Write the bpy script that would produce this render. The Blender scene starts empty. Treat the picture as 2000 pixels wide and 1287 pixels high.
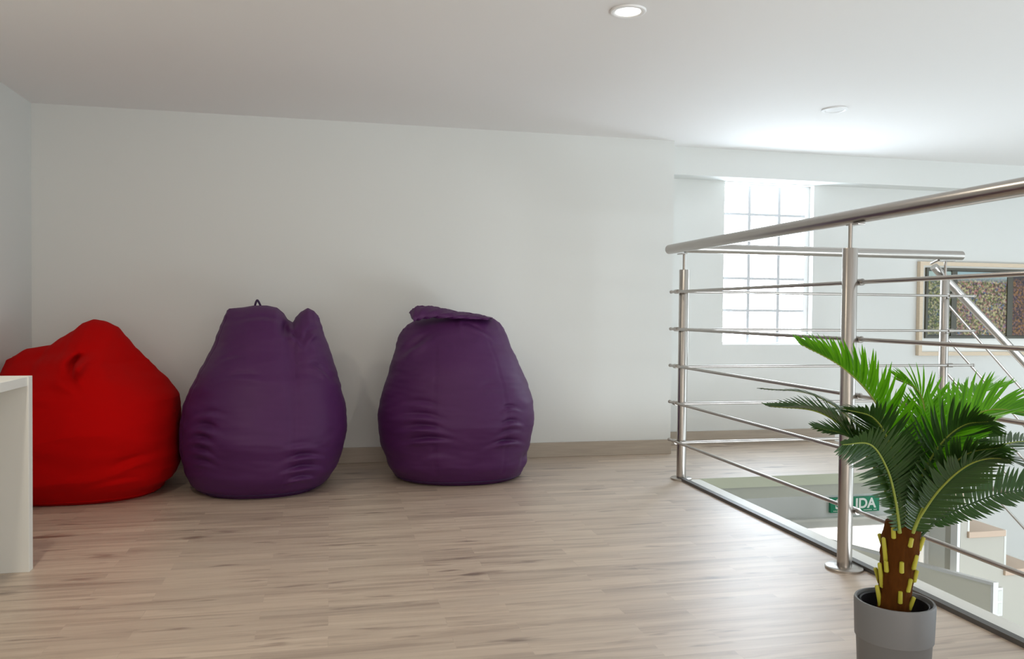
import bpy, bmesh, math, random
from mathutils import Vector, Matrix, noise

S = bpy.context.scene
COL = S.collection
random.seed(7)

# ---------------------------------------------------------------- camera
H_EYE = .73
F_PX = 1598.79
yaw, pitch, roll = [math.radians(a) for a in (12.5605, 1.2594, .5675)]
FW = Vector((math.sin(yaw)*math.cos(pitch), math.cos(yaw)*math.cos(pitch), -math.sin(pitch)))
_rt = Vector((math.cos(yaw), -math.sin(yaw), 0)); _up = _rt.cross(FW)
RT = math.cos(roll)*_rt + math.sin(roll)*_up
UP = -math.sin(roll)*_rt + math.cos(roll)*_up
EYE = Vector((0, 0, H_EYE))
cd = bpy.data.cameras.new('camera'); cam = bpy.data.objects.new('camera', cd); COL.objects.link(cam)
cd.sensor_fit = 'HORIZONTAL'; cd.sensor_width = 36; cd.lens = 36*F_PX/2000; cd.clip_start = .02
m = Matrix((RT, UP, -FW)).transposed().to_4x4(); m.translation = EYE
cam.matrix_world = m
S.camera = cam

def ray(u, v): return FW + (u-1000)/F_PX*RT + (643-v)/F_PX*UP
def at(u, v, axis, val):                       # point of the pixel's ray on a world plane
    d = ray(u, v); return EYE + d*((val-EYE[axis])/d[axis])
def at_d(u, v, depth): return EYE + ray(u, v)*depth

# ---------------------------------------------------------------- world, exposure, lights
S.view_settings.view_transform = 'Standard'; S.view_settings.look = 'None'
S.view_settings.exposure = -0.12; S.view_settings.gamma = 1
S.cycles.use_denoising = True
S.cycles.max_bounces = 10; S.cycles.diffuse_bounces = 6; S.cycles.sample_clamp_indirect = 6
W = bpy.data.worlds.new('world'); S.world = W; W.use_nodes = True
W.node_tree.nodes['Background'].inputs[0].default_value = (.85, .93, 1, 1)
W.node_tree.nodes['Background'].inputs[1].default_value = .6

def area(name, loc, target, sx, sy, power, col):
    l = bpy.data.lights.new(name, 'AREA'); l.shape = 'RECTANGLE'; l.size = sx; l.size_y = sy
    l.energy = power; l.color = col
    o = bpy.data.objects.new(name, l); COL.objects.link(o); o.location = loc
    o.rotation_euler = (Vector(target)-Vector(loc)).to_track_quat('-Z', 'Y').to_euler()
    return o
area('side_fill_light', (5.7, 1.2, .5), (0, 2.0, .6), 2.6, 1.6, 40, (.76, .90, 1))  # added fill from the right wall, no window there; brightens that side
area('rear_fill_light', (.3, -2.3, .8), (-.2, 1.5, 1.0), 3.0, 1.0, 36, (1, .92, .85))  # unseen soft fill behind the camera, added to brighten the room
area('sky_outside_window', (2.75, 5.3, 2.25), (1.75, 3.2, 0), 1.3, 1.1, 56, (.64, .80, 1))
area('lower_fill_light', (4.2, -1.2, -1.4), (3.0, 3.6, .6), 2.4, 1.6, 140, (.86, .94, 1))  # added fill below the opening, aimed up to brighten the ceiling

# ---------------------------------------------------------------- materials
def mat(name, col, rough=.5, metal=0, spec=.5, **kw):
    M = bpy.data.materials.new(name); M.use_nodes = True
    b = M.node_tree.nodes['Principled BSDF']
    b.inputs['Base Color'].default_value = (*col, 1); b.inputs['Roughness'].default_value = rough
    b.inputs['Metallic'].default_value = metal; b.inputs['Specular IOR Level'].default_value = spec
    for k, v in kw.items(): b.inputs[k.replace('_', ' ')].default_value = v
    return M
def noise_bump(M, scale=60, strength=.1, dist=.002, stretch=(1, 1, 1), colvar=0):
    n = M.node_tree.nodes; l = M.node_tree.links; b = n['Principled BSDF']
    tc = n.new('ShaderNodeTexCoord'); mp = n.new('ShaderNodeMapping'); mp.inputs['Scale'].default_value = stretch
    no = n.new('ShaderNodeTexNoise'); no.inputs['Scale'].default_value = scale; no.inputs['Detail'].default_value = 6
    bp = n.new('ShaderNodeBump'); bp.inputs['Strength'].default_value = strength; bp.inputs['Distance'].default_value = dist
    l.new(tc.outputs['Object'], mp.inputs[0]); l.new(mp.outputs[0], no.inputs['Vector'])
    l.new(no.outputs['Fac'], bp.inputs['Height']); l.new(bp.outputs[0], b.inputs['Normal'])
    if colvar:
        c = b.inputs['Base Color'].default_value[:]
        hs = n.new('ShaderNodeMix'); hs.data_type = 'RGBA'
        hs.inputs['A'].default_value = tuple(x*(1-colvar) for x in c[:3])+(1,)
        hs.inputs['B'].default_value = tuple(min(1, x*(1+colvar)) for x in c[:3])+(1,)
        l.new(no.outputs['Fac'], hs.inputs['Factor']); l.new(hs.outputs['Result'], b.inputs['Base Color'])
    return M
def emis(name, col, s):
    M = bpy.data.materials.new(name); M.use_nodes = True; n = M.node_tree.nodes; n.clear()
    e = n.new('ShaderNodeEmission'); e.inputs[0].default_value = (*col, 1); e.inputs[1].default_value = s
    o = n.new('ShaderNodeOutputMaterial'); M.node_tree.links.new(e.outputs[0], o.inputs[0]); return M

PLASTER = noise_bump(mat('white_plaster', (.69, .70, .68), .75, spec=.2), 90, .08, .001)
CEIL = noise_bump(mat('ceiling_paint', (.83, .82, .81), .8, spec=.2), 90, .05, .001)
WHITE = mat('white_lacquer', (.78, .78, .74), .4)
FRAMEW = mat('window_white', (.85, .85, .85), .4)
SLAB = mat('slab_edge_paint', (.33, .34, .25), .6)
SLAB2 = mat('slab_under_paint', (.27, .27, .22), .6)
BEIGE = mat('stair_wall_paint', (.52, .50, .44), .7)
CREAM = mat('partition_cream', (.88, .86, .76), .6)
STEEL = noise_bump(mat('brushed_steel', (.47, .44, .41), .28, 1), 40, .05, .0005, (40, 40, 1))
STEELD = mat('steel_fitting', (.42, .39, .36), .28, 1)
KERB = mat('kerb_metal', (.10, .095, .09), .45, .3)
POT = noise_bump(mat('grey_ceramic', (.185, .19, .20), .5), 30, .03, .001)
POTIN = mat('black_plastic', (.02, .018, .022), .4)
SOIL = noise_bump(mat('potting_soil', (.02, .013, .01), .9), 120, 1, .006)
BARK = noise_bump(mat('palm_bark', (.085, .028, .004), .9, spec=.1), 90, .8, .004, (1, 1, .3), .5)
STUB = mat('yellow_stub', (.46, .44, .04), .5)
RACH = mat('frond_rachis', (.27, .33, .05), .5)
WOOD = noise_bump(mat('pale_frame_wood', (.66, .54, .40), .5), 30, .1, .001, (1, 1, 8), .12)
DARKF = mat('dark_picture_frame', (.06, .055, .035), .4)
TREAD = mat('tread_wood', (.62, .47, .36), .45)
SIGN = mat('exit_sign_green', (.0, .23, .11), .4)
SIGNW = mat('sign_white', (.85, .9, .85), .4)
PANE = emis('daylit_frosted_pane', (.84, .92, 1), 7.0)
_n = PANE.node_tree.nodes; _l = PANE.node_tree.links                     # frosted pane: glows and lets the sky light through
_t = _n.new('ShaderNodeBsdfTransparent'); _a = _n.new('ShaderNodeAddShader'); _t.inputs[0].default_value = (.85, .9, .92, 1)
_o = [x for x in _n if x.type == 'OUTPUT_MATERIAL'][0]; _e = [x for x in _n if x.type == 'EMISSION'][0]
_l.new(_e.outputs[0], _a.inputs[0]); _l.new(_t.outputs[0], _a.inputs[1]); _l.new(_a.outputs[0], _o.inputs[0])
DOORLT = emis('daylit_door_glass', (1, .97, .94), 2.2)
LAMP = emis('lamp_diffuser', (1, .96, .86), 9)
LAMPOFF = mat('lamp_diffuser_off', (.8, .8, .8), .4)

def leaf_mat(name, c1, c2, tr):
    M = bpy.data.materials.new(name); M.use_nodes = True; n = M.node_tree.nodes; l = M.node_tree.links
    b = n['Principled BSDF']; b.inputs['Roughness'].default_value = .3; b.inputs['Specular IOR Level'].default_value = .45
    out = n['Material Output']
    tc = n.new('ShaderNodeTexCoord'); no = n.new('ShaderNodeTexNoise'); no.inputs['Scale'].default_value = 25
    mx = n.new('ShaderNodeMix'); mx.data_type = 'RGBA'
    mx.inputs['A'].default_value = (*c1, 1); mx.inputs['B'].default_value = (*c2, 1)
    l.new(tc.outputs['Object'], no.inputs['Vector']); l.new(no.outputs['Fac'], mx.inputs['Factor'])
    l.new(mx.outputs['Result'], b.inputs['Base Color'])
    t = n.new('ShaderNodeBsdfTranslucent'); t.inputs[0].default_value = (c2[0]*1.8, c2[1]*1.8, c2[2]*.8, 1)
    ms = n.new('ShaderNodeMixShader'); ms.inputs[0].default_value = tr
    l.new(b.outputs[0], ms.inputs[1]); l.new(t.outputs[0], ms.inputs[2]); l.new(ms.outputs[0], out.inputs[0])
    return M
LEAF_LIT = leaf_mat('lit_leaflets', (.045, .20, .006), (.11, .33, .012), .4)  # yellower upper fronds, with the light they catch put into the colour
LEAF_SHADE = leaf_mat('shaded_leaflets', (.017, .052, .017), (.042, .100, .022), .18)  # bluer lower fronds, with their shade put into the colour

def fabric(name, col, rough, sheen):
    M = mat(name, col, rough, spec=.12 if rough > .9 else .3)
    M.node_tree.nodes['Principled BSDF'].inputs['Sheen Weight'].default_value = sheen
    M.node_tree.nodes['Principled BSDF'].inputs['Sheen Tint'].default_value = (*[min(1, c*3+.1) for c in col], 1)
    return noise_bump(M, 900, .12, .0006, (1, 1, 1))
RED = fabric('red_cotton', (.42, .0, .0), .95, .0)
PURPLE = fabric('purple_leatherette', (.066, .012, .080), .55, .03)
PURPLED = fabric('purple_piping', (.03, .008, .05), .5, .1)

def floor_mat():
    M = bpy.data.materials.new('oak_laminate'); M.use_nodes = True; n = M.node_tree.nodes; l = M.node_tree.links
    b = n['Principled BSDF']
    tc = n.new('ShaderNodeTexCoord')
    def brick(w, h, off, freq=2):
        t = n.new('ShaderNodeTexBrick'); t.offset = off; t.offset_frequency = freq
        t.inputs['Scale'].default_value = 1; t.inputs['Brick Width'].default_value = w; t.inputs['Row Height'].default_value = h
        t.inputs['Mortar Size'].default_value = .0006; t.inputs['Color1'].default_value = (0, 0, 0, 1); t.inputs['Color2'].default_value = (1, 1, 1, 1)
        t.inputs['Mortar'].default_value = (.3, .3, .3, 1); t.inputs['Mortar Smooth'].default_value = .3
        l.new(tc.outputs['Object'], t.inputs['Vector']); return t
    b1 = brick(.43, .062, .37, 2)
    # grain: noise stretched along X, shifted per block
    mp = n.new('ShaderNodeMapping'); mp.inputs['Scale'].default_value = (2.2, 30, 1)
    add = n.new('ShaderNodeVectorMath'); add.operation = 'MULTIPLY_ADD'
    add.inputs[1].default_value = (7, 3, 5)
    l.new(b1.outputs['Color'], add.inputs[0]); l.new(tc.outputs['Object'], add.inputs[2])
    l.new(add.outputs[0], mp.inputs[0])
    g = n.new('ShaderNodeTexNoise'); g.inputs['Scale'].default_value = 1; g.inputs['Detail'].default_value = 8; g.inputs['Roughness'].default_value = .62
    g.inputs['Distortion'].default_value = .6
    l.new(mp.outputs[0], g.inputs['Vector'])
    r = n.new('ShaderNodeValToRGB'); e = r.color_ramp.elements
    e[0].position = .28; e[0].color = (.30, .215, .155, 1); e[1].position = .72; e[1].color = (.60, .495, .395, 1)
    x = e.new(.5); x.color = (.50, .395, .305, 1)
    l.new(g.outputs['Fac'], r.inputs[0])
    # block tint
    hs = n.new('ShaderNodeMix'); hs.data_type = 'RGBA'; hs.blend_type = 'MULTIPLY'; hs.inputs['Factor'].default_value = 1
    tr = n.new('ShaderNodeValToRGB'); te = tr.color_ramp.elements
    te[0].color = (.88, .86, .84, 1); te[1].color = (1.08, 1.07, 1.05, 1)
    l.new(b1.outputs['Color'], tr.inputs[0]); l.new(r.outputs[0], hs.inputs['A']); l.new(tr.outputs[0], hs.inputs['B'])
    # knots and dark flecks
    mp2 = n.new('ShaderNodeMapping'); mp2.inputs['Scale'].default_value = (3.2, 15, 1)
    l.new(tc.outputs['Object'], mp2.inputs[0])
    k = n.new('ShaderNodeTexNoise'); k.inputs['Scale'].default_value = 1.3; k.inputs['Detail'].default_value = 3
    l.new(mp2.outputs[0], k.inputs['Vector'])
    kr = n.new('ShaderNodeValToRGB'); ke = kr.color_ramp.elements
    ke[0].position = .27; ke[0].color = (.36, .28, .23, 1); ke[1].position = .38; ke[1].color = (1, 1, 1, 1)
    l.new(k.outputs['Fac'], kr.inputs[0])
    h2 = n.new('ShaderNodeMix'); h2.data_type = 'RGBA'; h2.blend_type = 'MULTIPLY'; h2.inputs['Factor'].default_value = 1
    l.new(hs.outputs['Result'], h2.inputs['A']); l.new(kr.outputs[0], h2.inputs['B'])
    l.new(h2.outputs['Result'], b.inputs['Base Color'])
    b.inputs['Roughness'].default_value = .6; b.inputs['Specular IOR Level'].default_value = 1
    b.inputs['Coat Weight'].default_value = 1; b.inputs['Coat Roughness'].default_value = .42; b.inputs['Coat IOR'].default_value = 1.6
    bp = n.new('ShaderNodeBump'); bp.inputs['Strength'].default_value = .12; bp.inputs['Distance'].default_value = .0015
    l.new(g.outputs['Fac'], bp.inputs['Height']); l.new(bp.outputs[0], b.inputs['Normal'])
    return M
FLOOR = floor_mat()
SKIRT = noise_bump(mat('skirting_laminate', (.40, .34, .275), .45), 3, .1, .001, (2, 1, 30), .18)

# ---------------------------------------------------------------- helpers
def obj(name, bm, mtl, parent=None, smooth=False, kind=None, loc=None):
    me = bpy.data.meshes.new(name)
    bmesh.ops.recalc_face_normals(bm, faces=bm.faces)
    bm.to_mesh(me); bm.free(); me.materials.append(mtl)
    if smooth:
        for p in me.polygons: p.use_smooth = True
        try: me.set_sharp_from_angle(angle=math.radians(40))
        except Exception: pass
    o = bpy.data.objects.new(name, me); COL.objects.link(o)
    if parent: o.parent = parent; o.matrix_parent_inverse = Matrix.Translation(-parent.location)
    if kind: o['kind'] = kind
    return o
def thing(name, label, cat, loc=(0, 0, 0), group=None):
    o = bpy.data.objects.new(name, None); COL.objects.link(o); o.location = loc; o.empty_display_size = .1
    return tag(o, label, cat, group)
def tag(o, label, cat, group=None):
    o['label'] = label; o['category'] = cat
    if group: o['group'] = group
    return o
def box(bm, a, b, bev=0):
    v = [bm.verts.new((x, y, z)) for x in (a[0], b[0]) for y in (a[1], b[1]) for z in (a[2], b[2])]
    fs = [bm.faces.new([v[i] for i in q]) for q in ((0, 1, 3, 2), (4, 6, 7, 5), (0, 4, 5, 1), (2, 3, 7, 6), (0, 2, 6, 4), (1, 5, 7, 3))]
    if bev:
        es = list({e for f in fs for e in f.edges})
        bmesh.ops.bevel(bm, geom=es, offset=bev, segments=2, affect='EDGES', profile=.5)
def frame_of(t):
    t = t.normalized(); a = Vector((0, 0, 1)) if abs(t.z) < .9 else Vector((1, 0, 0))
    x = t.cross(a).normalized(); return x, t.cross(x).normalized()
def tube(bm, pts, rad, n=20, caps=True):
    pts = [Vector(p) for p in pts]; R = rad if isinstance(rad, (list, tuple)) else [rad]*len(pts)
    rings = []; px = None
    for i, p in enumerate(pts):
        t = (pts[min(i+1, len(pts)-1)]-pts[max(i-1, 0)]).normalized()
        if px is None: px, _ = frame_of(t)
        px = (px - t*px.dot(t)).normalized(); y = t.cross(px)
        rings.append([bm.verts.new(p+R[i]*(math.cos(2*math.pi*k/n)*px+math.sin(2*math.pi*k/n)*y)) for k in range(n)])
    for a, b in zip(rings, rings[1:]):
        for k in range(n): bm.faces.new((a[k], a[(k+1) % n], b[(k+1) % n], b[k]))
    if caps: bm.faces.new(rings[0][::-1]); bm.faces.new(rings[-1])
def lathe(bm, c, prof, n=64):
    rings = []
    for r, z in prof:
        if r < 1e-6: rings.append([bm.verts.new((c[0], c[1], c[2]+z))])
        else: rings.append([bm.verts.new((c[0]+r*math.cos(2*math.pi*k/n), c[1]+r*math.sin(2*math.pi*k/n), c[2]+z)) for k in range(n)])
    for a, b in zip(rings, rings[1:]):
        for k in range(n):
            k2 = (k+1) % n
            if len(a) == 1 and len(b) == 1: continue
            if len(a) == 1: bm.faces.new((a[0], b[k2], b[k]))
            elif len(b) == 1: bm.faces.new((a[k], a[k2], b[0]))
            else: bm.faces.new((a[k], a[k2], b[k2], b[k]))
def struct(name, boxes, mtl, parent=None, bev=0):
    bm = bmesh.new()
    for a, b in boxes: box(bm, a, b, bev)
    return obj(name, bm, mtl, parent, kind=None if parent else 'structure')
def crom(P, n):                                # smooth curve through control points
    P = [Vector(p) for p in P]; Q = [2*P[0]-P[1]]+P+[2*P[-1]-P[-2]]; out = []
    for i in range(len(P)-1):
        a, b, c, d = Q[i:i+4]
        for k in range(n):
            t = k/n
            out.append(.5*((2*b)+(c-a)*t+(2*a-5*b+4*c-d)*t*t+(3*b-3*c+d-a)*t**3))
    out.append(P[-1]); return out

# ---------------------------------------------------------------- the setting
XL, YW, YR, CH, XE = -1.2775, 3.9675, 4.22, 1.6196, 1.7344      # left wall, back wall, recessed wall, ceiling, wall end
XK, YK = 1.515, 3.335                                           # edges of the stair opening
XR, YB, ZL = 6.0, -2.5, -2.55
struct('floor', [((XL, YB, -.045), (XK, YR, 0)), ((XK, YK, -.045), (2.86, YR, 0))], FLOOR)
struct('trim_1', [((XK, YB, -.045), (1.598, YK, -.002))], WHITE)                 # pale ledge outside the rail
struct('trim_2', [((XL, YB, -.10), (1.598, YK, -.045)), ((XL, YK+.004, -.10), (2.86, YR, -.045))], SLAB2)
struct('trim_3', [((1.598, YK-.006, -.047), (2.86, YK, .0))], SLAB)
struct('trim_4', [((XK-.020, YB, 0), (XK+.002, YK, .012))], KERB)                # dark metal kerb along the opening
struct('ceiling', [((XL-.2, YB-.2, CH), (XR+.2, YR+.4, CH+.15))], CEIL)
struct('wall_left', [((XL-.2, YB-.2, -.1), (XL, YR+.2, CH))], PLASTER)
struct('wall_back', [((XL, YW, 0), (XE, YR+.2, CH))], PLASTER)
struct('wall_right', [((XR, YB-.2, ZL), (XR+.2, YR+.4, CH))], PLASTER)
struct('wall_front', [((XL-.2, YB-.2, ZL), (XR+.2, YB, CH))], PLASTER)
wl = at(1414, 357, 1, YR); wr = at(1588, 673, 1, YR)
wx0, wx1, wz0, wz1 = 2.150, 2.706, .557, 1.466
struct('wall_recess', [((XE, YR, 0), (wx0, YR+.2, CH)), ((wx1, YR, -.10), (XR, YR+.2, CH)),
                       ((wx0, YR, 0), (wx1, YR+.2, wz0)), ((wx0, YR, wz1), (wx1, YR+.2, CH))], PLASTER)
struct('trim_5', [((XE, YR-.13, 1.47), (XR, YR, CH))], PLASTER)                  # boxed beam over the window
struct('baseboard_back', [((XL, YW-.014, 0), (XE, YW, .0735))], SKIRT, bev=.002)
struct('baseboard_recess', [((XE, YR-.014, 0), (2.86, YR, .0735))], SKIRT, bev=.002)
struct('baseboard_left', [((XL, YB, 0), (XL+.014, YW-.014, .0735))], SKIRT, bev=.002)

# window of three by five frosted panes
yg = YR+.045
win = struct('window_1', [((wx0, yg, wz0), (wx0+.012, yg+.05, wz1)), ((wx1-.03, yg, wz0), (wx1, yg+.05, wz1)),
                          ((wx0+.012, yg, wz0), (wx1-.03, yg+.05, wz0+.012)), ((wx0+.012, yg, wz1-.014), (wx1-.03, yg+.05, wz1))], FRAMEW)
bx = [2.325, 2.512]; zs = [1.295, 1.113, .931, .749]
bm = bmesh.new()
for x in bx: box(bm, (x-.009, yg-.004, wz0+.012), (x+.009, yg+.03, wz1-.014))
xs = [wx0+.012]+bx+[wx1-.03]
for z in zs:
    for i in range(3): box(bm, (xs[i]+(.009 if i else 0), yg-.004, z-.007), (xs[i+1]-(.009 if i < 2 else 0), yg+.03, z+.007))
obj('window_bars', bm, mat('window_bar_grey', (.55, .56, .58), .5), win)
zz = [wz1-.014]+zs+[wz0+.012]
for i in range(3):
    for j in range(5):
        bm = bmesh.new()
        box(bm, (xs[i]+(.009 if i else 0), yg+.018, zz[j+1]+(.007 if j < 4 else 0)), (xs[i+1]-(.009 if i < 2 else 0), yg+.026, zz[j]-(.007 if j else 0)))
        obj('pane', bm, PANE, win)

# lower storey seen through the opening
YL = 4.4
struct('floor_lower', [((XL-.2, YB-.2, ZL-.1), (XR+.2, YL+.2, ZL))], mat('lower_floor_tile', (.6, .58, .54), .4))
dx0, dx1, dx2, dz = 2.60, 3.645, 3.95, -.555
struct('wall_lower', [((XL-.2, YL, ZL), (dx0, YL+.2, -.1)), ((dx0, YL, dz), (XR+.2, YL+.2, -.1)), ((dx2, YL, ZL), (XR+.2, YL+.2, dz))], PLASTER)
struct('wall_lower_left', [((XL-.2, YB, ZL), (XL, YL, -.1))], PLASTER)
struct('trim_6', [((dx0-.6, YL-.04, dz+.045), (dx2+.1, YL, dz+.06))], WHITE)
d1 = struct('door_1', [((dx0, YL+.08, ZL), (dx0+.04, YL+.12, dz)), ((dx1-.03, YL+.08, ZL), (dx1, YL+.12, dz)), ((dx0+.04, YL+.08, dz-.03), (dx1-.03, YL+.12, dz))], FRAMEW)
bm = bmesh.new(); box(bm, (dx0+.04, YL+.09, ZL), (dx1-.03, YL+.11, dz-.03)); obj('glass_pane', bm, DOORLT, d1)
d2 = struct('door_2', [((dx1, YL+.02, ZL), (dx2, YL+.06, dz))], WHITE)
bm = bmesh.new(); box(bm, (dx2-.045, YL-.005, ZL), (dx2, YL+.02, dz)); obj('door_frame', bm, FRAMEW, d2)

# staircase going down to the right behind the rail
RUN, RISE, SX0, SZ0 = .213, .195, 3.035, -.315
def step_z(k): return SZ0-(k-1)*RISE           # k = 0 is the first tread under the landing
st = thing('staircase', 'beige-sided staircase with pale wood treads descending to the right below the picture', 'staircase', (4.1, 3.8, ZL))
SY0, SY1 = 3.37, 3.90
for k in range(12):
    x0 = SX0+(k-1)*RUN; x1 = x0+RUN
    if k == 0: x0 = 2.865
    z = step_z(k)
    bm = bmesh.new(); box(bm, (x0-.012 if k else x0, SY0-.012, z-.03), (x1-.013, SY1, z), .003); obj('tread', bm, TREAD, st)
    bm = bmesh.new(); box(bm, (x1-.012, SY0, z-RISE), (x1, SY1, z-.002)); obj('riser', bm, WHITE, st)
bm = bmesh.new()                                # side wall following the steps
for k in range(12):
    x0 = 2.985 if k == 0 else SX0+(k-1)*RUN-.013
    x1 = SX0+k*RUN-.013
    box(bm, (x0, SY0+.001, ZL), (x1, SY0+.10, step_z(k)-.031))
bmesh.ops.remove_doubles(bm, verts=bm.verts, dist=1e-5)
obj('side_wall', bm, BEIGE, st)
ye = at(1808, 1100, 0, 2.985).y
bm = bmesh.new(); box(bm, (2.985, SY0+.101, ZL), (3.015, ye, step_z(0)-.20)); ep = obj('end_panel', bm, WHITE, st)
bm = bmesh.new(); box(bm, (2.968, SY0+.002, ZL), (2.9845, SY0+.045, step_z(0)-.032)); box(bm, (2.975, ye-.02, ZL), (2.9845, ye, step_z(0)-.20)); obj('edge_trim', bm, FRAMEW, ep)
bm = bmesh.new(); a_ = [(2.866, step_z(0)-.036), (3.03, step_z(0)-.040-RISE), (5.38, step_z(0)-.040-RISE-(5.38-3.03)*RISE/RUN)]
for (xa, za), (xb, zb) in zip(a_, a_[1:]):
    q = [bm.verts.new((x, y, z)) for y in (SY0+.102, SY1) for x, z in ((xa, za), (xb, zb), (xb, zb-.015), (xa, za-.015))]
    for f4 in ((0, 1, 2, 3), (7, 6, 5, 4), (0, 4, 5, 1), (1, 5, 6, 2), (2, 6, 7, 3), (3, 7, 4, 0)): bm.faces.new([q[i] for i in f4])
obj('soffit', bm, PLASTER, st)

# partition with a sloping top under the stairs
PX = 2.90
A1 = at(1590, 1046, 0, PX); A2 = at(1940, 1137, 0, PX)
pt = thing('partition_panel', 'low cream partition with sloping top edge seen down through the stair opening', 'partition', (PX, (A1.y+A2.y)/2, ZL))
def prism_x(x0, x1, yz):
    bm = bmesh.new(); a = [bm.verts.new((x0, y, z)) for y, z in yz]; b = [bm.verts.new((x1, y, z)) for y, z in yz]
    bm.faces.new(a); bm.faces.new(b[::-1])
    for i in range(len(yz)): j = (i+1) % len(yz); bm.faces.new((a[i], b[i], b[j], a[j]))
    return bm
y1, y0 = A2.y, min(A1.y, YL-.06); sl = (A1.z-A2.z)/(A1.y-A2.y); z1 = A2.z; z0 = z1+sl*(y0-y1)
obj('panel', prism_x(PX, PX+.014, [(y0, ZL), (y1, ZL), (y1, z1-.01), (y0, z0-.01)]), CREAM, pt)
obj('edge_trim', prism_x(PX-.012, PX+.014, [(y0, z0-.010), (y1-.014, z1-.010), (y1-.014, z1+.004), (y0, z0+.004)]), FRAMEW, pt)
obj('edge_trim', prism_x(PX-.012, PX+.014, [(y1, ZL), (y1-.014, ZL), (y1-.014, z1-.0101), (y1, z1-.0101)]), FRAMEW, pt)

# wall switch on the stair wall
c = at(1949, 1174, 1, SY0)
bm = bmesh.new(); box(bm, (c.x-.020, SY0-.010, c.z-.070), (c.x+.020, SY0+.0005, c.z+.070), .003)
sw = tag(obj('light_switch', bm, FRAMEW), 'tall white double switch plate on the beige stair wall', 'switch')
for dzz in (-.032, .032):
    bm = bmesh.new(); box(bm, (c.x-.012, SY0-.014, c.z+dzz-.026), (c.x+.012, SY0-.0101, c.z+dzz+.026), .001); obj('rocker', bm, WHITE, sw)

# exit sign
a = at(1622, 1003, 1, YL-.02); b = at(1718, 968, 1, YL-.02)
sx0, sx1, sz0, sz1 = a.x, b.x, a.z+.004, b.z+.0
bm = bmesh.new(); box(bm, (sx0, YL-.02, sz0), (sx1, YL-.0005, sz1), .002)
sg = tag(obj('exit_sign', bm, SIGN), 'green exit sign with white capitals on the lower wall behind the railing', 'sign')
def text(s, size, x, z, y, mtl, parent, name, w, h):
    cu = bpy.data.curves.new(name, 'FONT'); cu.body = s; cu.size = size; cu.extrude = .0006; cu.offset = size*.03
    cu.align_x = 'CENTER'; cu.align_y = 'CENTER'
    t = bpy.data.objects.new(name, cu); COL.objects.link(t); t.location = (x, y, z); t.rotation_euler = (math.pi/2, 0, 0)
    bpy.context.view_layer.update()
    me = bpy.data.meshes.new_from_object(t.evaluated_get(bpy.context.evaluated_depsgraph_get()))
    bpy.data.objects.remove(t)
    xs_ = [v.co.x for v in me.vertices]; ys_ = [v.co.y for v in me.vertices]
    for v in me.vertices:                        # fit the word into its width and height, standing upright
        X_ = (v.co.x-(min(xs_)+max(xs_))/2)*w/(max(xs_)-min(xs_)); Z_ = (v.co.y-(min(ys_)+max(ys_))/2)*h/(max(ys_)-min(ys_))
        v.co = Vector((x+X_, y-.0006-v.co.z, z+Z_))
    me.materials.clear(); me.materials.append(mtl)
    o = bpy.data.objects.new(name, me); COL.objects.link(o); o.parent = parent; return o
text('SALIDA', .088, (sx0+sx1)/2+.004, (sz0+sz1)/2+.007, YL-.0206, SIGNW, sg, 'lettering', sx1-sx0-.056, .064)
bm = bmesh.new()
for i in range(26):
    if i % 6 == 5: continue
    x = sx0+.02+i*.0115; box(bm, (x, YL-.0215, sz0+.008), (x+.007, YL-.0201, sz0+.013))
obj('small_print', bm, SIGNW, sg)

# ---------------------------------------------------------------- ceiling downlights
def downlight(name, c, r, lit, label):
    t = thing(name, label, 'lamp', (c.x, c.y, CH), 'recessed ceiling downlights')
    bm = bmesh.new(); lathe(bm, (c.x, c.y, CH), [(r*.70, -.0005), (r*.70, -.004), (r*.80, -.007), (r*.96, -.006), (r, -.003), (r, -.0005), (r*.70, -.0005)], 48)
    obj('trim_ring', bm, FRAMEW, t, True)
    bm = bmesh.new(); lathe(bm, (c.x, c.y, CH), [(0, -.0035), (r*.68, -.0035), (r*.68, -.0008), (0, -.0008)], 48)
    obj('diffuser', bm, LAMP if lit else LAMPOFF, t)
    if lit:
        l = bpy.data.lights.new('downlight_beam', 'AREA'); l.shape = 'DISK'; l.size = r*1.3; l.energy = lit; l.color = (1, .90, .74)
        lo = bpy.data.objects.new('downlight_beam', l); COL.objects.link(lo); lo.location = (c.x, c.y, CH-.008)
downlight('downlight', at(1227, 20, 2, CH), .053, 3.5, 'lit round white downlight at the top of the ceiling')
downlight('downlight', at(1630, 213, 2, CH), .055, 0, 'unlit round white downlight in the ceiling near the window')
downlight('downlight', Vector((-.75, 1.9, CH)), .053, 7, 'added lit downlight above the white desk, out of view')  # extra lamp out of view, added to brighten the left side

# ---------------------------------------------------------------- picture on the recessed wall
p0 = at(1792.5, 694, 1, YR-.02); p1 = at(1792.5, 510, 1, YR-.02)
fx0, fz0, fz1 = p0.x, p0.z, p1.z
qi = at(1805, 660, 1, YR-.015); qt = at(1805, 522, 1, YR-.015)
ix0, iz0, iz1 = qi.x, qi.z, qt.z
ix1 = at(2027, 600, 1, YR-.015).x; fx1 = ix1+(ix0-fx0)
pic = thing('framed_triptych', 'wide three-panel picture in a dark frame with white mount and pale wood border', 'picture', ((fx0+fx1)/2, YR, fz0))
def ring(x0, x1, z0, z1, w, ya, yb, name, mtl):
    bm = bmesh.new()
    box(bm, (x0, ya, z0), (x0+w, yb, z1)); box(bm, (x1-w, ya, z0), (x1, yb, z1))
    box(bm, (x0+w, ya, z0), (x1-w, yb, z0+w)); box(bm, (x0+w, ya, z1-w), (x1-w, yb, z1))
    return obj(name, bm, mtl, pic)
ring(fx0, fx1, fz0, fz1, .022, YR-.028, YR-.0005, 'wooden_border', WOOD)
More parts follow.
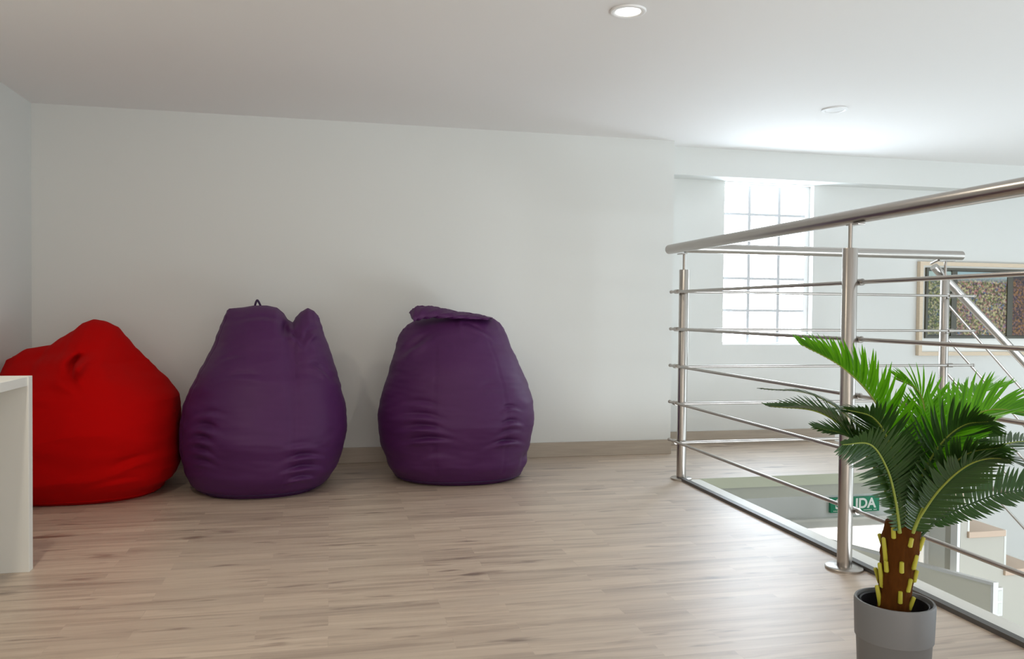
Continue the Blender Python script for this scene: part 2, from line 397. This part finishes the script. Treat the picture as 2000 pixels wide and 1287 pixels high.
bm = bmesh.new(); box(bm, (fx0+.022, YR-.012, fz0+.022), (fx1-.022, YR-.0005, fz1-.022)); obj('white_mount', bm, WHITE, pic)
ring(ix0, ix1, iz0, iz1, .014, YR-.026, YR-.0121, 'dark_frame', DARKF)
bm = bmesh.new(); box(bm, (ix0+.014, YR-.015, iz0+.014), (ix1-.014, YR-.0121, iz1-.014)); obj('backing_board', bm, DARKF, pic)
def painting(name, cols, seed, sky):
    M = bpy.data.materials.new(name); M.use_nodes = True; n = M.node_tree.nodes; l = M.node_tree.links; b = n['Principled BSDF']
    b.inputs['Roughness'].default_value = .5
    tc = n.new('ShaderNodeTexCoord'); mp = n.new('ShaderNodeMapping'); mp.inputs['Location'].default_value = (seed, 0, 0)
    l.new(tc.outputs['Object'], mp.inputs[0])
    v = n.new('ShaderNodeTexVoronoi'); v.inputs['Scale'].default_value = 95; l.new(mp.outputs[0], v.inputs['Vector'])
    no = n.new('ShaderNodeTexNoise'); no.inputs['Scale'].default_value = 14; no.inputs['Detail'].default_value = 5; l.new(mp.outputs[0], no.inputs['Vector'])
    sp = n.new('ShaderNodeSeparateColor'); l.new(v.outputs['Color'], sp.inputs[0])
    ad = n.new('ShaderNodeMath'); ad.operation = 'MULTIPLY_ADD'; ad.inputs[1].default_value = .55; l.new(sp.outputs[0], ad.inputs[0])
    m2 = n.new('ShaderNodeMath'); m2.operation = 'MULTIPLY'; m2.inputs[1].default_value = .5; l.new(no.outputs['Fac'], m2.inputs[0]); l.new(m2.outputs[0], ad.inputs[2])
    r = n.new('ShaderNodeValToRGB'); e = r.color_ramp.elements; e[0].color = (*cols[0], 1); e[1].color = (*cols[-1], 1)
    for i, c in enumerate(cols[1:-1]): q = e.new((i+1)/(len(cols)-1)); q.color = (*c, 1)
    r.color_ramp.interpolation = 'LINEAR'
    l.new(ad.outputs[0], r.inputs[0])
    sx = n.new('ShaderNodeSeparateXYZ'); l.new(tc.outputs['Object'], sx.inputs[0])
    mr = n.new('ShaderNodeMapRange'); mr.inputs['From Min'].default_value = iz0+(iz1-iz0)*.80; mr.inputs['From Max'].default_value = iz0+(iz1-iz0)*.90
    l.new(sx.outputs['Z'], mr.inputs['Value'])
    mx = n.new('ShaderNodeMix'); mx.data_type = 'RGBA'; l.new(mr.outputs[0], mx.inputs['Factor']); dk_ = n.new('ShaderNodeMix'); dk_.data_type = 'RGBA'; dk_.blend_type = 'MULTIPLY'; dk_.inputs['Factor'].default_value = 1; nf = n.new('ShaderNodeTexNoise'); nf.inputs['Scale'].default_value = 70; nf.inputs['Detail'].default_value = 4; l.new(mp.outputs[0], nf.inputs['Vector']); nr = n.new('ShaderNodeValToRGB'); nr.color_ramp.elements[0].position = .38; nr.color_ramp.elements[0].color = (.18, .18, .16, 1); nr.color_ramp.elements[1].position = .58; nr.color_ramp.elements[1].color = (.95, .93, .85, 1); l.new(nf.outputs['Fac'], nr.inputs[0]); l.new(r.outputs[0], dk_.inputs['A']); l.new(nr.outputs[0], dk_.inputs['B']); l.new(dk_.outputs['Result'], mx.inputs['A']); mx.inputs['B'].default_value = (*sky, 1)
    l.new(mx.outputs['Result'], b.inputs['Base Color']); return M
g1 = painting('painted_meadow', [(.03, .05, .02), (.22, .24, .05), (.10, .14, .04), (.45, .40, .22), (.05, .10, .16), (.30, .30, .08)], 0, (.35, .45, .42))
g2 = painting('painted_field', [(.04, .05, .02), (.30, .32, .05), (.50, .42, .28), (.14, .17, .04), (.45, .18, .16), (.08, .16, .30), (.34, .34, .07)], 4, (.30, .42, .45))
g3 = painting('painted_dusk', [(.015, .01, .015), (.06, .03, .05), (.30, .14, .03), (.09, .05, .10), (.40, .26, .12)], 9, (.03, .025, .03))
cx = [at(u, 600, 1, YR-.015).x for u in (1809, 1856, 1867, 1965, 1976, 2023)]
for (a, b2, mm) in ((cx[0], cx[1], g1), (cx[2], cx[3], g2), (cx[4], cx[5], g3)):
    bm = bmesh.new(); box(bm, (a, YR-.018, iz0+.020), (b2, YR-.0151, iz1-.020)); o = obj('painted_panel', bm, mm, pic)
    o['label'] = 'dark dusky painted panel' if mm is g3 else ('narrow green meadow panel' if mm is g1 else 'wide yellow-green crowd panel')
for (a, b2) in ((cx[1], cx[2]), (cx[3], cx[4])):
    bm = bmesh.new(); box(bm, (a, YR-.024, iz0+.0141), (b2, YR-.0151, iz1-.0141), .002); obj('frame_divider', bm, DARKF, pic)

# ---------------------------------------------------------------- railing
ZR = [.1668, .3359, .4974, .6599, .8238]; ZH = 1.0139; LR, DR = 1.4806, 3.3115
PA, PB, PC, PD = (1.5125, 3.3378), (1.449, 2.0753), (2.8481, 3.348), (1.449, .81)
rail = thing('metal_railing', 'brushed steel railing with five thin crossbars around the stair opening', 'railing', (1.5, 3.0, 0))
def post(x, y, z0=0, top=.92, zh=ZH, pr=.0485):
    bm = bmesh.new(); lathe(bm, (x, y, 0), [(0, z0+.008), (.0205, z0+.008), (.0205, top-.002), (.0195, top), (0, top)], 32)
    p = obj('post', bm, STEEL, rail, True)
    bm = bmesh.new(); lathe(bm, (x, y, 0), [(0, z0), (pr, z0), (pr, z0+.006), (pr-.003, z0+.0085), (.0206, z0+.0085), (.0206, z0+.0081), (0, z0+.0081)], 48)
    obj('base_plate', bm, STEEL, p, True)
    bm = bmesh.new(); tube(bm, [(x, y, top-.003), (x, y, zh-.0245)], .0062, 16); obj('stem', bm, STEELD, p, True)
    return p
def saddle(p, x, y, ax, zh=ZH):
    bm = bmesh.new(); L = .028; w = .012
    dx, dy = (w, L) if ax == 1 else (L, w)
    box(bm, (x-dx, y-dy, zh-.0275), (x+dx, y+dy, zh-.0235), .001)
    obj('saddle', bm, STEELD, p)
hr = .0212
pa = post(PA[0], PA[1], pr=.046); saddle(pa, LR+.018, PA[1]-.01, 1)
pb = post(*PB, pr=.053); saddle(pb, LR-.016, PB[1], 1)
pc = post(*PC, pr=.046); saddle(pc, PC[0], PC[1]-.02, 0)
pd = post(*PD, pr=.053); saddle(pd, LR-.016, PD[1], 1)
def bar(name, pts, r, parent=rail, mtl=STEEL, n=20):
    bm = bmesh.new(); tube(bm, pts, r, n); return obj(name, bm, mtl, parent, True)
h1 = bar('handrail', [(LR, 3.425, ZH), (LR, 3.4245, ZH), (LR, .25, ZH)], [.018, hr, hr], n=32)
h1b = bar('end_cap', [(LR, 3.427, ZH), (LR, 3.4251, ZH)], [.012, .0175], h1, STEELD)
h2 = bar('handrail', [(LR+.022, DR, ZH), (2.905, DR, ZH), (2.906, DR, ZH)], [hr, hr, .0195], n=32)
bar('end_cap', [(2.9062, DR, ZH), (2.910, DR, ZH)], [.0185, .015], h2, STEELD)
for i, z in enumerate(ZR):
    # along the near side of the opening
    b1 = bar('crossbar', [(LR, 3.395, z), (LR, .25, z)], .0060)
    bar('end_cap', [(LR, 3.402, z), (LR, 3.3952, z)], .0072, b1, STEELD)
    for (qx, qy) in (PA, PB, PD):
        bm = bmesh.new()
        if qx > LR+.02: tube(bm, [(LR, qy, z), (qx-.018, qy, z)], .005, 12)
        else: tube(bm, [(qx+.018, qy, z), (LR, qy, z)], .005, 12)
        tube(bm, [(LR, qy-.014, z), (LR, qy+.014, z)], .0098, 20)
        obj('rail_holder', bm, STEELD, b1, True)
    # along the far side
    b2 = bar('crossbar', [(LR+.008, DR-.004, z), (2.975, DR-.004, z)], .0060)
    bar('end_cap', [(2.9752, DR-.004, z), (2.981, DR-.004, z)], .0072, b2, STEELD)
    bm = bmesh.new(); tube(bm, [(PC[0], PC[1]-.018, z), (PC[0], DR-.004, z)], .005, 12); tube(bm, [(PC[0]-.014, DR-.004, z), (PC[0]+.014, DR-.004, z)], .0098, 20)
    obj('rail_holder', bm, STEELD, b2, True)
    # down the stairs
    b3 = bar('crossbar', [(PC[0]+.012, 3.375, z-.012), (4.45, 3.375, z-.012-.95*(4.45-PC[0]-.012))], .0060)
    bm = bmesh.new(); tube(bm, [(PC[0]+.012, PC[1]+.012, z-.012), (PC[0]+.012, 3.378, z-.012)], .0075, 16); obj('rail_holder', bm, STEELD, b3, True)
s0 = at(1824, 520, 1, 3.385); s1 = at(2000, 707, 1, 3.385); sl = (s1.z-s0.z)/(s1.x-s0.x)
h3 = bar('handrail', [(s0.x, 3.385, s0.z), (4.45, 3.385, s0.z+sl*(4.45-s0.x))], .0195, n=24)
bm = bmesh.new(); tube(bm, [(2.80, 3.385, s0.z+sl*(2.80-s0.x)+.0), (2.80, 3.335, ZH-.020)], .006, 12); obj('saddle', bm, STEELD, h3, True)
kx = 4.32; k = int((kx-SX0)/RUN)+1
post(kx, 3.405, step_z(k), step_z(k)+.85, s0.z+sl*(kx-s0.x), .035)

# ---------------------------------------------------------------- white desk at the left edge
dk = at(57, 1117, 2, 0)
dX, dY = dk.x, dk.y; dT = .555
desk = thing('desk', 'low white slab-sided desk cut off by the left edge', 'desk', (dX-.2, dY-.5, 0))
dT = at(57, 733, 1, dY+.03).z
bm = bmesh.new(); box(bm, (dX-.45, dY, 0), (dX, dY+.030, dT), .001); obj('end_panel', bm, WHITE, desk)
bm = bmesh.new(); box(bm, (dX-.45, dY-1.1, dT-.026), (dX-.003, dY-.0005, dT-.001), .001); obj('desktop', bm, WHITE, desk)
bm = bmesh.new(); box(bm, (dX-.45, dY-1.13, 0), (dX, dY-1.1005, dT), .001); obj('end_panel', bm, WHITE, desk)

# ---------------------------------------------------------------- bean bags
def interp(tab, t):
    if t <= tab[0][0]: return tab[0][1:]
    for a, b in zip(tab, tab[1:]):
        if t <= b[0]:
            k = (t-a[0])/(b[0]-a[0]); k2 = k*k*(3-2*k)*.35+k*.65
            return [x+(y-x)*k2 for x, y in zip(a[1:], b[1:])]
    return tab[-1][1:]
def sstep(x): x = max(0, min(1, x)); return x*x*(3-2*x)
def beanbag(name, rows, top, Yc, base_y, mtl, creases, tc, label, group, lean=0, bdepth=None, xmin=-9, seams=(), topw=None, pleat=.003):
    """rows: silhouette (image row, left, right) measured on the plane Yc; top: outline of the closed top edge"""
    tab = []
    for v, l, r in rows:
        a = at(l, v, 1, Yc); b = at(r, v, 1, Yc)
        tab.append((max(0, (a.z+b.z)/2), max(a.x, xmin), b.x))
    tab.sort()
    tt = [(at(u, v, 1, Yc).x, at(u, v, 1, Yc).z) for u, v in top]; tt.sort()
    xl, xr = tt[0][0], tt[-1][0]
    topf = lambda s: interp([(x, z) for x, z in tt], xl+(xr-xl)*(s+1)/2)[0]
    Hm = min(z for x, z in tt)
    NT, NZ = 220, 150
    bm = bmesh.new(); rings = []
    seed = Vector((Yc*7, len(rows)*3.1, 2))
    for j in range(NZ+1):
        t = j/NZ; t = 1-(1-t)**1.15
        ring_ = []
        for i in range(NT):
            th = 2*math.pi*i/NT; c, s = math.cos(th), math.sin(th)
            e = .88
            cs = math.copysign(abs(c)**e, c); sn = math.copysign(abs(s)**e, s)
            zt = topf(cs)
            z = t*zt
            zr = z if z < Hm*.75 else z
            L, R = interp(tab, min(zr, tab[-1][0]))
            u = sstep((z-tab[-1][0])/max(1e-4, zt-tab[-1][0])) if zt > tab[-1][0] else 0
            L = L+(xl-L)*u; R = R+(xr-R)*u
            cx_, a = (L+R)/2, (R-L)/2
            b = interp(bdepth, t)[0]
            if t > tc: q = (t-tc)/(1-tc); b *= math.sqrt(max(0, 1-q*q))
            x = cx_+a*cs; y = Yc+lean*z-b*sn
            # bottom edge rounding
            ro = .035
            if z < ro:
                q = 1-z/ro; sh = 1-.07*q*q
                x = cx_+(x-cx_)*sh; y = Yc+(y-Yc)*sh
            # softness: broad lumps and fine wrinkles
            P = Vector((x, y, z))
            nrm = Vector((c/ max(a, .05), -s/max(b, .05), 0)).normalized()
            fade = sstep(z/.06)*(1-.8*sstep((t-.93)/.07))
            dsp = .010*noise.noise(P*4.3+seed)+.0035*noise.noise(Vector((x*9, y*9, z*22))+seed)+pleat*.5*noise.noise(Vector((x*16, y*16, z*60))+seed)
            if s > -.2:
                for (cu, cz, w, h, amp, ang) in creases:
                    du = cs-cu; dzz = z-cz
                    p = du*math.cos(ang)+dzz/.35*math.sin(ang); q = -du*math.sin(ang)*.35+dzz*math.cos(ang)
                    g = (p/w)**2
                    if g < 6:
                        e2 = q+.03*p*p/(w*w)*.25
                        dsp += .85*amp*math.exp(-g)*(-math.exp(-(e2/h)**2)+.75*math.exp(-((e2+1.7*h)/(1.1*h))**2))
                for (su, z0_, z1_) in seams:
                    if z0_ < z < z1_: dsp -= .004*math.exp(-((cs-su)/.012)**2)
            P += nrm*dsp*fade
            P.y = min(P.y, YW-.017); P.x = max(P.x, xmin)
            P.z = max(0, P.z)
            ring_.append(bm.verts.new(P))
        rings.append(ring_)
    for a_, b_ in zip(rings, rings[1:]):
        for i in range(NT): bm.faces.new((a_[i], a_[(i+1) % NT], b_[(i+1) % NT], b_[i]))
    cb = bm.verts.new(sum((v.co for v in rings[0]), Vector())/NT)
    for i in range(NT): bm.faces.new((rings[0][(i+1) % NT], rings[0][i], cb))
    for i in range(NT//2):                       # zip the closed top edge together
        a_, b_, c_, d_ = rings[-1][i], rings[-1][i+1], rings[-1][(-i-1) % NT], rings[-1][(-i) % NT]
        vs = []; [vs.append(v) for v in (a_, b_, c_, d_) if v not in vs]
        if len(vs) > 2: bm.faces.new(vs)
    me = bpy.data.meshes.new(name)
    bmesh.ops.recalc_face_normals(bm, faces=bm.faces)
    hem = [v.co.copy() for v in rings[3]]
    bm.to_mesh(me); bm.free(); me.materials.append(mtl)
    for p in me.polygons: p.use_smooth = True
    o = bpy.data.objects.new(name, me); COL.objects.link(o); tag(o, label, 'bean bag', group)
    return o, hem
def piping(o, hem, mtl, r=.0035):
    bm = bmesh.new(); pts = [p+Vector((0, 0, .001)) for p in hem]; pts.append(pts[0].copy())
    tube(bm, pts, r, 8, False); obj('hem_piping', bm, mtl, o, True)

G = 'bean bags along the back wall'
# red
o, hem = beanbag('bean_bag', [(945, -6, 322), (930, -12, 340), (905, -14, 349), (860, -16, 350), (808, -14, 350), (776, -12, 345), (744, -8, 322), (720, 0, 300), (704, 6, 288)],
    [(18, 697), (47, 681), (94, 674), (119, 657), (140, 645), (160, 629), (178, 623), (198, 626), (223, 637), (240, 656), (262, 680), (284, 700)], 3.53, 0, RED,
    [(.20, .525, .09, .018, .13, 1.0), (-.05, .56, .5, .02, .014, .1), (.62, .17, .16, .014, .014, .3), (-.3, .43, .5, .02, .010, -.05), (.5, .10, .2, .012, .008, .1), (.1, .47, .12, .016, .016, -.5)],
    .55, 'slumped red bean bag in the left corner behind the desk', G, lean=.06,
    bdepth=[(0, .27), (.15, .35), (.4, .39), (.7, .34), (1, .20)], xmin=XL+.016, pleat=.002)
piping(o, hem, RED)
# purple, middle
cr = [(-.62, .29, .13, .012, .022, 0), (-.66, .245, .11, .010, .018, 0), (-.66, .20, .11, .010, .018, 0), (-.66, .155, .12, .009, .012, 0), (-.6, .34, .14, .010, .010, .1),
      (.50, .175, .16, .009, .020, 0), (.50, .13, .17, .008, .020, 0), (.52, .09, .15, .008, .016, 0), (.45, .22, .16, .01, .008, 0), (-.3, .48, .22, .010, .010, .05), (-.5, .55, .15, .01, .006, .1),
      (.78, .50, .12, .012, .016, -.6), (.30, .665, .10, .022, .060, 1.1), (.42, .63, .16, .014, .020, -.4), (.72, .64, .14, .012, .016, .5), (-.2, .70, .3, .01, .010, 0), (.2, .02, .4, .012, .012, 0)]
o, hem = beanbag('bean_bag', [(943, 386, 632), (930, 374, 644), (905, 363, 663), (877, 356, 673), (850, 355, 678), (819, 356, 679), (790, 361, 676), (754, 374, 667), (729, 386, 659), (700, 401, 649), (664, 421, 637), (640, 430, 630), (622, 437, 625)],
    [(442, 606), (447, 602), (470, 600), (497, 596), (520, 596), (540, 600), (553, 610), (562, 624), (570, 629), (578, 618), (588, 608), (601, 601), (612, 606), (622, 616)], 3.54, 0, PURPLE, cr,
    .80, 'tall purple bean bag beside the red one, with a small loop on top', G, lean=.02,
    bdepth=[(0, .29), (.12, .345), (.3, .37), (.6, .30), (.85, .19), (1, .13)], seams=((.36, .05, .70), (-.93, .05, .7)))
piping(o, hem, PURPLED)
c = at(503, 592, 1, 3.585)
bm = bmesh.new(); tube(bm, crom([c+Vector((-.012, 0, -.018)), c+Vector((-.007, -.003, .002)), c+Vector((-.001, -.004, .013)), c+Vector((.006, -.003, .004)), c+Vector((.014, 0, -.014))], 5), .0045, 10)
obj('loop_tab', bm, PURPLED, o, True)
# purple, right
cr = [(-.58, .36, .16, .010, .010, 0), (-.55, .31, .18, .011, .016, 0), (-.52, .265, .18, .011, .020, 0), (-.5, .215, .20, .010, .022, .1), (-.42, .15, .12, .012, .008, .3),
      (.55, .335, .10, .008, .014, 0), (.55, .275, .12, .009, .018, 0), (.5, .235, .12, .008, .010, .2), (.5, .195, .17, .009, .022, 0), (.30, .43, .12, .012, .008, .1),
      (-.72, .60, .20, .018, .026, .5), (.30, .665, .20, .010, .016, -.3), (-.02, .69, .08, .010, .012, 1.0), (.86, .10, .08, .02, .012, .7), (.3, .02, .4, .012, .015, 0)]
o, hem = beanbag('bean_bag', [(939, 787, 1006), (925, 770, 1014), (895, 755, 1024), (857, 743, 1033), (832, 740, 1036), (806, 739, 1038), (780, 743, 1036), (751, 750, 1028), (717, 761, 1015), (704, 765, 1011), (673, 774, 998), (655, 780, 991), (643, 787, 986)],
    [(790, 640), (797, 633), (810, 626), (830, 620), (860, 613), (892, 609), (915, 610), (936, 613), (964, 621), (976, 629), (984, 639)], 3.60, 0, PURPLE, cr,
    .72, 'right-hand purple bean bag with its top folded over, nearest the railing', G, lean=.015,
    bdepth=[(0, .25), (.12, .305), (.35, .34), (.65, .29), (.85, .21), (1, .15)], seams=((-.42, .05, .62), (.5, .05, .62)))
piping(o, hem, PURPLED)
# folded-over flap on its top
path = [(799, 611, 0), (817, 603, -.01), (845, 606, -.03), (880, 617, -.045), (915, 627, -.05), (950, 633, -.03)]
bm = bmesh.new()
N = 28; M_ = 12; grid = []
UPR = [(799, 610), (815, 598), (850, 599), (892, 608), (930, 613), (962, 621)]
LOW = [(808, 627), (824, 623), (848, 620), (880, 621), (912, 622), (950, 623)]
cu_ = crom([at(u, v, 1, 3.565) for u, v in UPR], 6); cl_ = crom([at(u, v, 1, 3.500) for u, v in LOW], 6)
for i in range(len(cu_)):
    row = []
    for j in range(M_*2):
        a = 2*math.pi*j/(M_*2); w = .5-.5*math.cos(a)
        P = cu_[i].lerp(cl_[i], w)+Vector((0, -.022*math.sin(a)-.012*math.sin(w*math.pi), .004*math.sin(i*1.3+j)))
        row.append(bm.verts.new(P))
    grid.append(row)
for r0, r1 in zip(grid, grid[1:]):
    for j in range(M_*2): k = (j+1) % (M_*2); bm.faces.new((r0[j], r0[k], r1[k], r1[j]))
bm.faces.new(grid[0]); bm.faces.new(grid[-1][::-1])
obj('folded_flap', bm, PURPLE, o, True)

# ---------------------------------------------------------------- potted palm
D0 = 1.50
pc_ = at_d(1747, 1170, D0)                     # centre of the pot rim
zr = pc_.z; pr = .0690
pal = thing('potted_palm', 'artificial palm with brown trunk in a round grey pot beside the railing', 'potted plant', (pc_.x, pc_.y, 0))
bm = bmesh.new()
lathe(bm, (pc_.x, pc_.y, 0), [(0, 0), (pr*.80, 0), (pr*.84, .004), (pr*.93, zr-.071), (pr*.97, zr-.068), (pr, zr-.004), (pr-.0015, zr), (pr-.005, zr), (pr-.006, zr-.004), (pr-.008, zr-.05), (0, zr-.05)], 96)
obj('pot', bm, POT, pal, True)
bm = bmesh.new()
lathe(bm, (pc_.x, pc_.y, 0), [(pr-.0095, zr-.048), (pr-.0085, zr-.006), (pr-.0105, zr-.004), (pr-.0125, zr-.006), (pr-.014, zr-.045), (pr-.0095, zr-.048)], 96)
obj('inner_pot', bm, POTIN, pal, True)
bm = bmesh.new(); lathe(bm, (pc_.x, pc_.y, 0), [(0, zr-.0495), (pr-.0145, zr-.0495), (pr-.0145, zr-.034), (pr*.5, zr-.030), (0, zr-.028)], 64)
obj('soil', bm, SOIL, pal, True)
tb = at_d(1744, 1198, D0); tm = at_d(1752, 1110, D0); tt_ = at_d(1764, 1020, D0)
tb.z = zr-.033
tc_ = crom([tb, tm, tt_], 14)
bm = bmesh.new()
rad = []
for i, p in enumerate(tc_):
    t = i/(len(tc_)-1); rad.append(.0265+.0055*sstep(t*1.2)+.0008*math.sin(t*19)+(.003 if t < .05 else 0)-.004*sstep((t-.95)/.05))
tube(bm, tc_, rad, 40)
for v in bm.verts:
    d = .0025*noise.noise(v.co*60)+.0015*noise.noise(v.co*160)
    a = v.co-pc_; a.z = 0
    if a.length > .01: v.co += a.normalized()*d
tr = obj('trunk', bm, BARK, pal, True)
def axis_at(t): k = t*(len(tc_)-1); i = min(int(k), len(tc_)-2); return tc_[i].lerp(tc_[i+1], k-i)
FC = Vector((-FW.x, -FW.y, 0)).normalized(); RC = Vector((RT.x, RT.y, 0)).normalized()   # towards the viewpoint / sideways at the trunk
# leaf stubs left round the trunk: (height 0-1 on trunk, angle, length, lean out)
stubs = [(.26, -8, .023, .12), (.38, 20, .025, .12), (.57, -14, .021, .12), (.62, 30, .027, .15), (.84, 2, .017, .1), (.80, 58, .026, .3), (.46, 52, .022, .2), (.18, 52, .025, .3),
         (.36, 100, .024, .55), (.66, 96, .023, .5), (.22, -88, .040, .2), (.44, -80, .046, .12), (.72, -72, .045, .12), (.55, -60, .02, .1), (.92, -50, .02, .1),
         (.30, 150, .03, .3), (.55, 180, .03, .3), (.75, 220, .03, .3), (.4, 240, .03, .3), (.9, 130, .02, .2)]
for h, ang, L, out in stubs:
    a = math.radians(ang); d = FC*math.cos(a)+RC*math.sin(a)
    c = axis_at(h)+d*(.0285+.0055*sstep(h*1.2))
    side = Vector((0, 0, 1)).cross(d)
    ax = (Vector((0, 0, 1))+d*out+side*(.25 if ang > 0 else -.05)*(-1 if False else 1)*.6).normalized()
    bm = bmesh.new(); tube(bm, [c-ax*L*.5-d*.002, c-ax*L*.45, c+ax*L*.45, c+ax*L*.5], [.0024, .0042, .0038, .0022], 10)
    obj('leaf_stub', bm, STUB, tr, True)

PXM = D0/F_PX                                  # metres per pixel at the palm's distance
def frond(pts, L, n, Nh, delta, mtl, phi0=62, phi1=28, droop=.15, wid=.0030, start=.14, both=(1, 1), rr=.0026, rm=None, g0=.45, g1=4):
    P = crom([at_d(u, v, D0+dd) for u, v, dd in pts], 12)
    N0 = (RC*Nh[0]+Vector((0, 0, 1))*Nh[1]+FC*Nh[2]).normalized()
    cum = [0]
    for a, b in zip(P, P[1:]): cum.append(cum[-1]+(b-a).length)
    T = cum[-1]
    def pos(t):
        s = t*T
        for i in range(len(P)-1):
            if cum[i+1] >= s: k = (s-cum[i])/max(1e-6, cum[i+1]-cum[i]); return P[i].lerp(P[i+1], k), (P[i+1]-P[i]).normalized()
        return P[-1], (P[-1]-P[-2]).normalized()
    bm = bmesh.new()
    for i in range(n):
        t = start+(1-start)*(i+.5)/n; c, tg = pos(t)
        Nn = (N0-tg*N0.dot(tg)).normalized(); B = tg.cross(Nn)
        u = (t-start)/(1-start)
        ln = L*PXM*(g0+(1-g0)*min(1, u*g1))*(1-.72*max(0, (u-.45)/.55)**1.6)
        phi = math.radians(phi0+(phi1-phi0)*u**1.3)
        dl = math.radians(delta)
        for sd in (1, -1):
            k = both[0] if sd > 0 else both[1]
            if k == 0: continue
            ln2 = ln*k*random.uniform(.9, 1.08); ph = phi+random.uniform(-.08, .08)
            d0 = (tg*math.cos(ph)+math.sin(ph)*(B*sd*math.cos(dl)+Nn*math.sin(dl))).normalized()
            curl = (tg*.35-Vector((0, 0, 1))*droop*1.2)
            wn = tg.cross(d0).normalized(); wd = d0.cross(wn).normalized()      # blade width lies near the rachis
            w0 = wid*random.uniform(.9, 1.1); pr_ = []
            for q, ww in ((0, .55), (.25, 1), (.6, .9), (.85, .5), (1, .06)):
                ce = c+d0*ln2*q+curl*ln2*q*q*.5
                f_ = wn*w0*ww*.35
                pr_.append([bm.verts.new(ce-wd*w0*ww+f_), bm.verts.new(ce), bm.verts.new(ce+wd*w0*ww+f_)])
            for a, b in zip(pr_, pr_[1:]):
                bm.faces.new((a[0], a[1], b[1], b[0])); bm.faces.new((a[1], a[2], b[2], b[1]))
    me = bpy.data.meshes.new('frond'); bm.to_mesh(me); bm.free(); me.materials.append(mtl)
    for p in me.polygons: p.use_smooth = True
    fo = bpy.data.objects.new('frond', me); COL.objects.link(fo); fo.parent = pal; fo.matrix_parent_inverse = Matrix.Translation(-pal.location)
    bm = bmesh.new(); tube(bm, P, [rr*(1.15-.9*i/(len(P)-1)) for i in range(len(P))], 8)
    ra = obj('rachis', bm, rm or RACH, fo, True)
    return fo
# upper fronds, painted bright as if lit
fr = []
fr.append(frond([(1762, 1025, 0), (1754, 930, 0), (1738, 850, 0), (1705, 778, 0), (1645, 717, 0), (1567, 673, -.01)], 88, 46, (.75, .66, .1), 48, LEAF_LIT, 70, 26, .02, .0036))
fr.append(frond([(1775, 1020, 0), (1815, 910, -.03), (1865, 838, -.05), (1935, 800, -.07), (2040, 812, -.09)], 92, 48, (-.15, .9, .55), 22, LEAF_LIT, 66, 30, .05, .0036))
fr.append(frond([(1768, 1015, .03), (1790, 905, .05), (1806, 820, .06), (1795, 765, .08), (1752, 738, .12)], 84, 42, (.35, .75, -.35), 15, LEAF_LIT, 72, 30, .08, .0036))
fr.append(frond([(1778, 1015, .05), (1830, 900, .08), (1868, 820, .11), (1900, 775, .15), (1965, 752, .2)], 88, 44, (-.5, .7, .1), 25, LEAF_LIT, 70, 30, .05, .0036))
# remaining fronds, painted dark as if in shade
fr.append(frond([(1754, 1030, 0), (1722, 935, -.02), (1668, 855, -.04), (1600, 805, -.05), (1505, 793, -.06)], 62, 44, (.3, .9, .2), 28, LEAF_SHADE, 64, 24, .1))
fr.append(frond([(1758, 1020, .04), (1725, 905, .08), (1665, 820, .11), (1585, 770, .13), (1488, 758, .15)], 46, 40, (.2, .9, .1), 10, LEAF_SHADE, 60, 24, .25))
fr.append(frond([(1765, 1015, .06), (1745, 900, .11), (1715, 830, .16), (1675, 800, .21), (1610, 800, .26)], 66, 38, (.2, .8, .3), 10, LEAF_SHADE, 64, 30, .2))
fr.append(frond([(1757, 1040, -.028), (1748, 975, -.045), (1732, 915, -.075), (1700, 868, -.12), (1645, 868, -.17)], 78, 46, (-.25, .35, -.9), -18, LEAF_SHADE, 76, 30, .12, start=.02, g0=.25, g1=2.4, rr=.0032))
fr.append(frond([(1782, 1040, -.028), (1806, 985, -.045), (1840, 930, -.075), (1888, 886, -.11), (1955, 872, -.17)], 84, 48, (.2, .35, -.9), -18, LEAF_SHADE, 76, 30, .12, start=.02, g0=.3, g1=2.4, rr=.0034))
fr.append(frond([(1775, 1015, -.01), (1798, 935, -.025), (1836, 868, -.045), (1882, 830, -.07), (1935, 822, -.12)], 88, 46, (.25, .3, -.9), -15, LEAF_SHADE, 76, 30, .08, start=.12))
fr.append(frond([(1798, 1046, .0), (1835, 1012, .01), (1893, 985, .02), (1960, 962, .03), (2050, 950, .04)], 64, 30, (-.15, .45, .85), 14, LEAF_SHADE, 84, 46, .0, wid=.0042, start=.12, both=(.6, 1), rm=LEAF_SHADE))
fr.append(frond([(1790, 1020, .04), (1845, 935, .08), (1915, 885, .11), (1990, 862, .14), (2070, 868, .17)], 66, 44, (-.2, .9, .3), 12, LEAF_SHADE, 64, 30, .15))
fr.append(frond([(1786, 1025, -.03), (1835, 955, -.07), (1895, 905, -.12), (1960, 895, -.16), (2030, 925, -.2)], 70, 44, (.1, .9, -.2), 5, LEAF_SHADE, 66, 30, .22))
fr.append(frond([(1770, 1015, .02), (1778, 930, .05), (1790, 860, .09), (1815, 815, .14), (1860, 800, .2)], 70, 36, (-.2, .6, -.5), 5, LEAF_SHADE, 66, 30, .15))
fr.append(frond([(1755, 1035, -.01), (1726, 950, -.035), (1694, 893, -.06), (1655, 852, -.08), (1596, 835, -.09)], 66, 42, (.3, .8, .4), 15, LEAF_SHADE, 66, 28, .15))
fr.append(frond([(1760, 1022, -.01), (1752, 930, -.03), (1735, 860, -.05), (1705, 815, -.07), (1655, 800, -.1)], 72, 40, (.4, .7, -.5), 10, LEAF_SHADE, 68, 28, .12))
